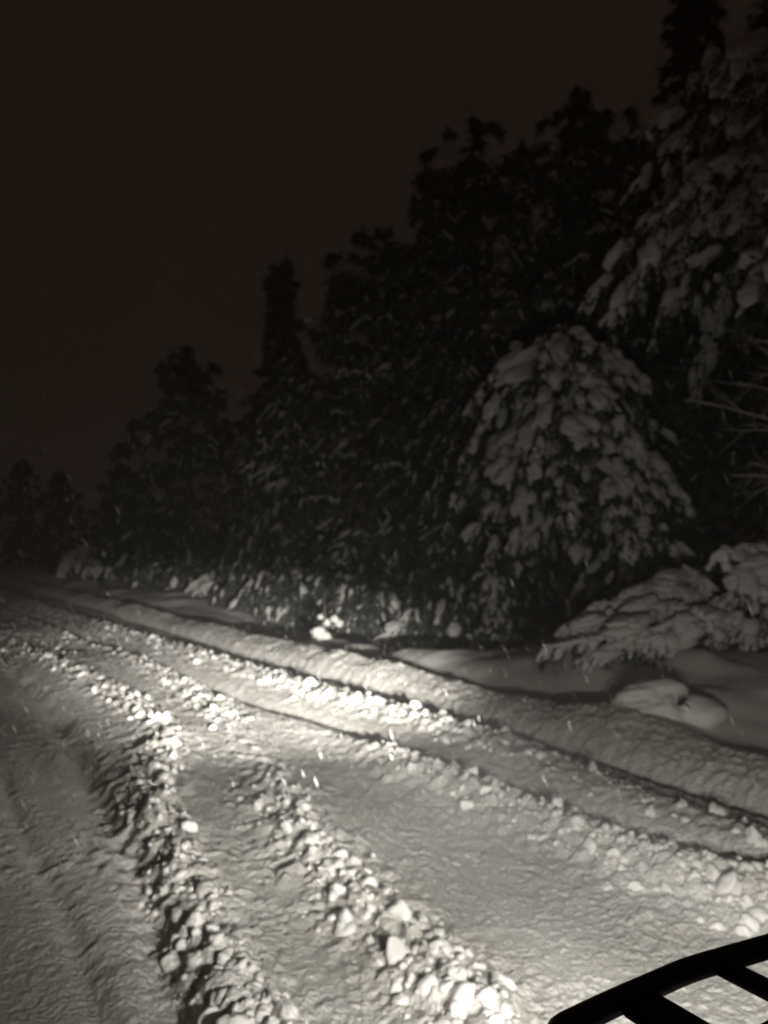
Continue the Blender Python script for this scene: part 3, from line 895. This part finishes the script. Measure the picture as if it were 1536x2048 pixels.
p.inputs['Emission Color'].default_value = (1.0, 0.93, 0.82, 1)
p.inputs['Emission Strength'].default_value = 1.5


def aim(o, az, el):
    d = Vector((math.sin(az) * math.cos(el), math.cos(az) * math.cos(el), math.sin(el)))
    o.rotation_euler = d.to_track_quat('-Z', 'Y').to_euler()


for sx in (-0.22, 0.22):
    prof = [(0.02, -0.09), (0.045, -0.06), (0.068, -0.02), (0.074, 0.012), (0.066, 0.012), (0.060, 0.0)]
    V = np.array([[sx + r * math.cos(t), 0.58 + dy, 0.79 + r * math.sin(t)] for r, dy in prof for t in np.linspace(0, 2 * math.pi, 25)[:-1]])
    F = np.array([[j * 24 + i, j * 24 + (i + 1) % 24, (j + 1) * 24 + (i + 1) % 24, (j + 1) * 24 + i] for j in range(5) for i in range(24)])
    lamp = link('head_lamp', mesh_np('head_lamp', V, F), M_BLACK, quad)
    bm = bmesh.new()
    bmesh.ops.create_circle(bm, cap_ends=True, segments=24, radius=0.062)
    for v in bm.verts:
        v.co = Vector((sx + v.co.x, 0.583, 0.79 + v.co.y))
    bm_obj('lens', bm, m_lens, lamp, 0, False)
    for nm, watt, am, size, scl, blend in (('beam', BEAM_W, BEAM_AIM, BEAM_SIZE, BEAM_SCALE, 1.0), ('main', MID_W, MID_AIM, MID_SIZE, MID_SCALE, 1.0), ('spread', FLOOD_W, FLOOD_AIM, FLOOD_SIZE, FLOOD_SCALE, 1.0)):
        ld = bpy.data.lights.new(nm, 'SPOT')
        ld.energy = watt
        ld.color = (1.0, 0.975, 0.91)
        ld.spot_size = size
        ld.spot_blend = blend
        ld.shadow_soft_size = 0.035
        lo = bpy.data.objects.new(nm, ld)
        C.objects.link(lo)
        lo.parent = lamp
        lo.location = (sx, 0.66, 0.79)
        aim(lo, *am)
        lo.scale = (scl, 1, 1)

# ------------------------------------------------------------------ falling snow: needle shaped flakes
n = 2200
fx = rng.uniform(-1, 7, n); fy = 1.3 + 8 * rng.uniform(0, 1, n) ** 1.4; fz = 0.1 + 4.0 * rng.uniform(0, 1, n) ** 2.2
d = np.tile(np.array([0.42, -0.1, -1.0]), (n, 1)) + rng.normal(0, 0.13, (n, 3))
x, y, z = frames(d, np.tile(np.array([0.3, 0.9, 0.2]), (n, 1)))
hp = Heap()
ov = np.array([[-1, 0, 0], [0, 1, 0], [0, 0, 1], [0, -1, 0], [0, 0, -1], [1, 0, 0]], dtype=float)
of = np.array([[0, 2, 1], [0, 3, 2], [0, 4, 3], [0, 1, 4], [5, 1, 2], [5, 2, 3], [5, 3, 4], [5, 4, 1]])
l = rng.uniform(0.022, 0.060, n)[:, None]; w = rng.uniform(0.0006, 0.0012, n)[:, None]
ok = np.hypot(fx - 1.1, fy - 0.7) > 2.4
x, y, z, l, w, fx, fy, fz = x[ok], y[ok], z[ok], l[ok], w[ok], fx[ok], fy[ok], fz[ok]
hp.many(ov, of, np.stack([x * l, y * w, z * w], 2), np.stack([fx, fy, fz], 1))
link('falling_snow', hp.mesh('falling_snow'), M_CLOD, kind='stuff', label='thin slanting snowflakes drifting through the headlamp light', cat='snowflakes')

# ------------------------------------------------------------------ snow-filled air
m_h = bpy.data.materials.new('haze')
m_h.use_nodes = True
nt = m_h.node_tree
nt.nodes.remove(nt.nodes['Principled BSDF'])
pv = nt.nodes.new('ShaderNodeVolumePrincipled')
pv.inputs['Color'].default_value = (0.95, 0.95, 0.95, 1)
pv.inputs['Density'].default_value = 0.0043
nt.links.new(pv.outputs['Volume'], nt.nodes['Material Output'].inputs['Volume'])
hz = bm_obj('haze', box_bm(-430, 430, -430, 430, -1.6, 16.5), m_h, None, 0, False)
tag(hz, 'stuff', 'faint haze of falling snow in the night air', 'haze')
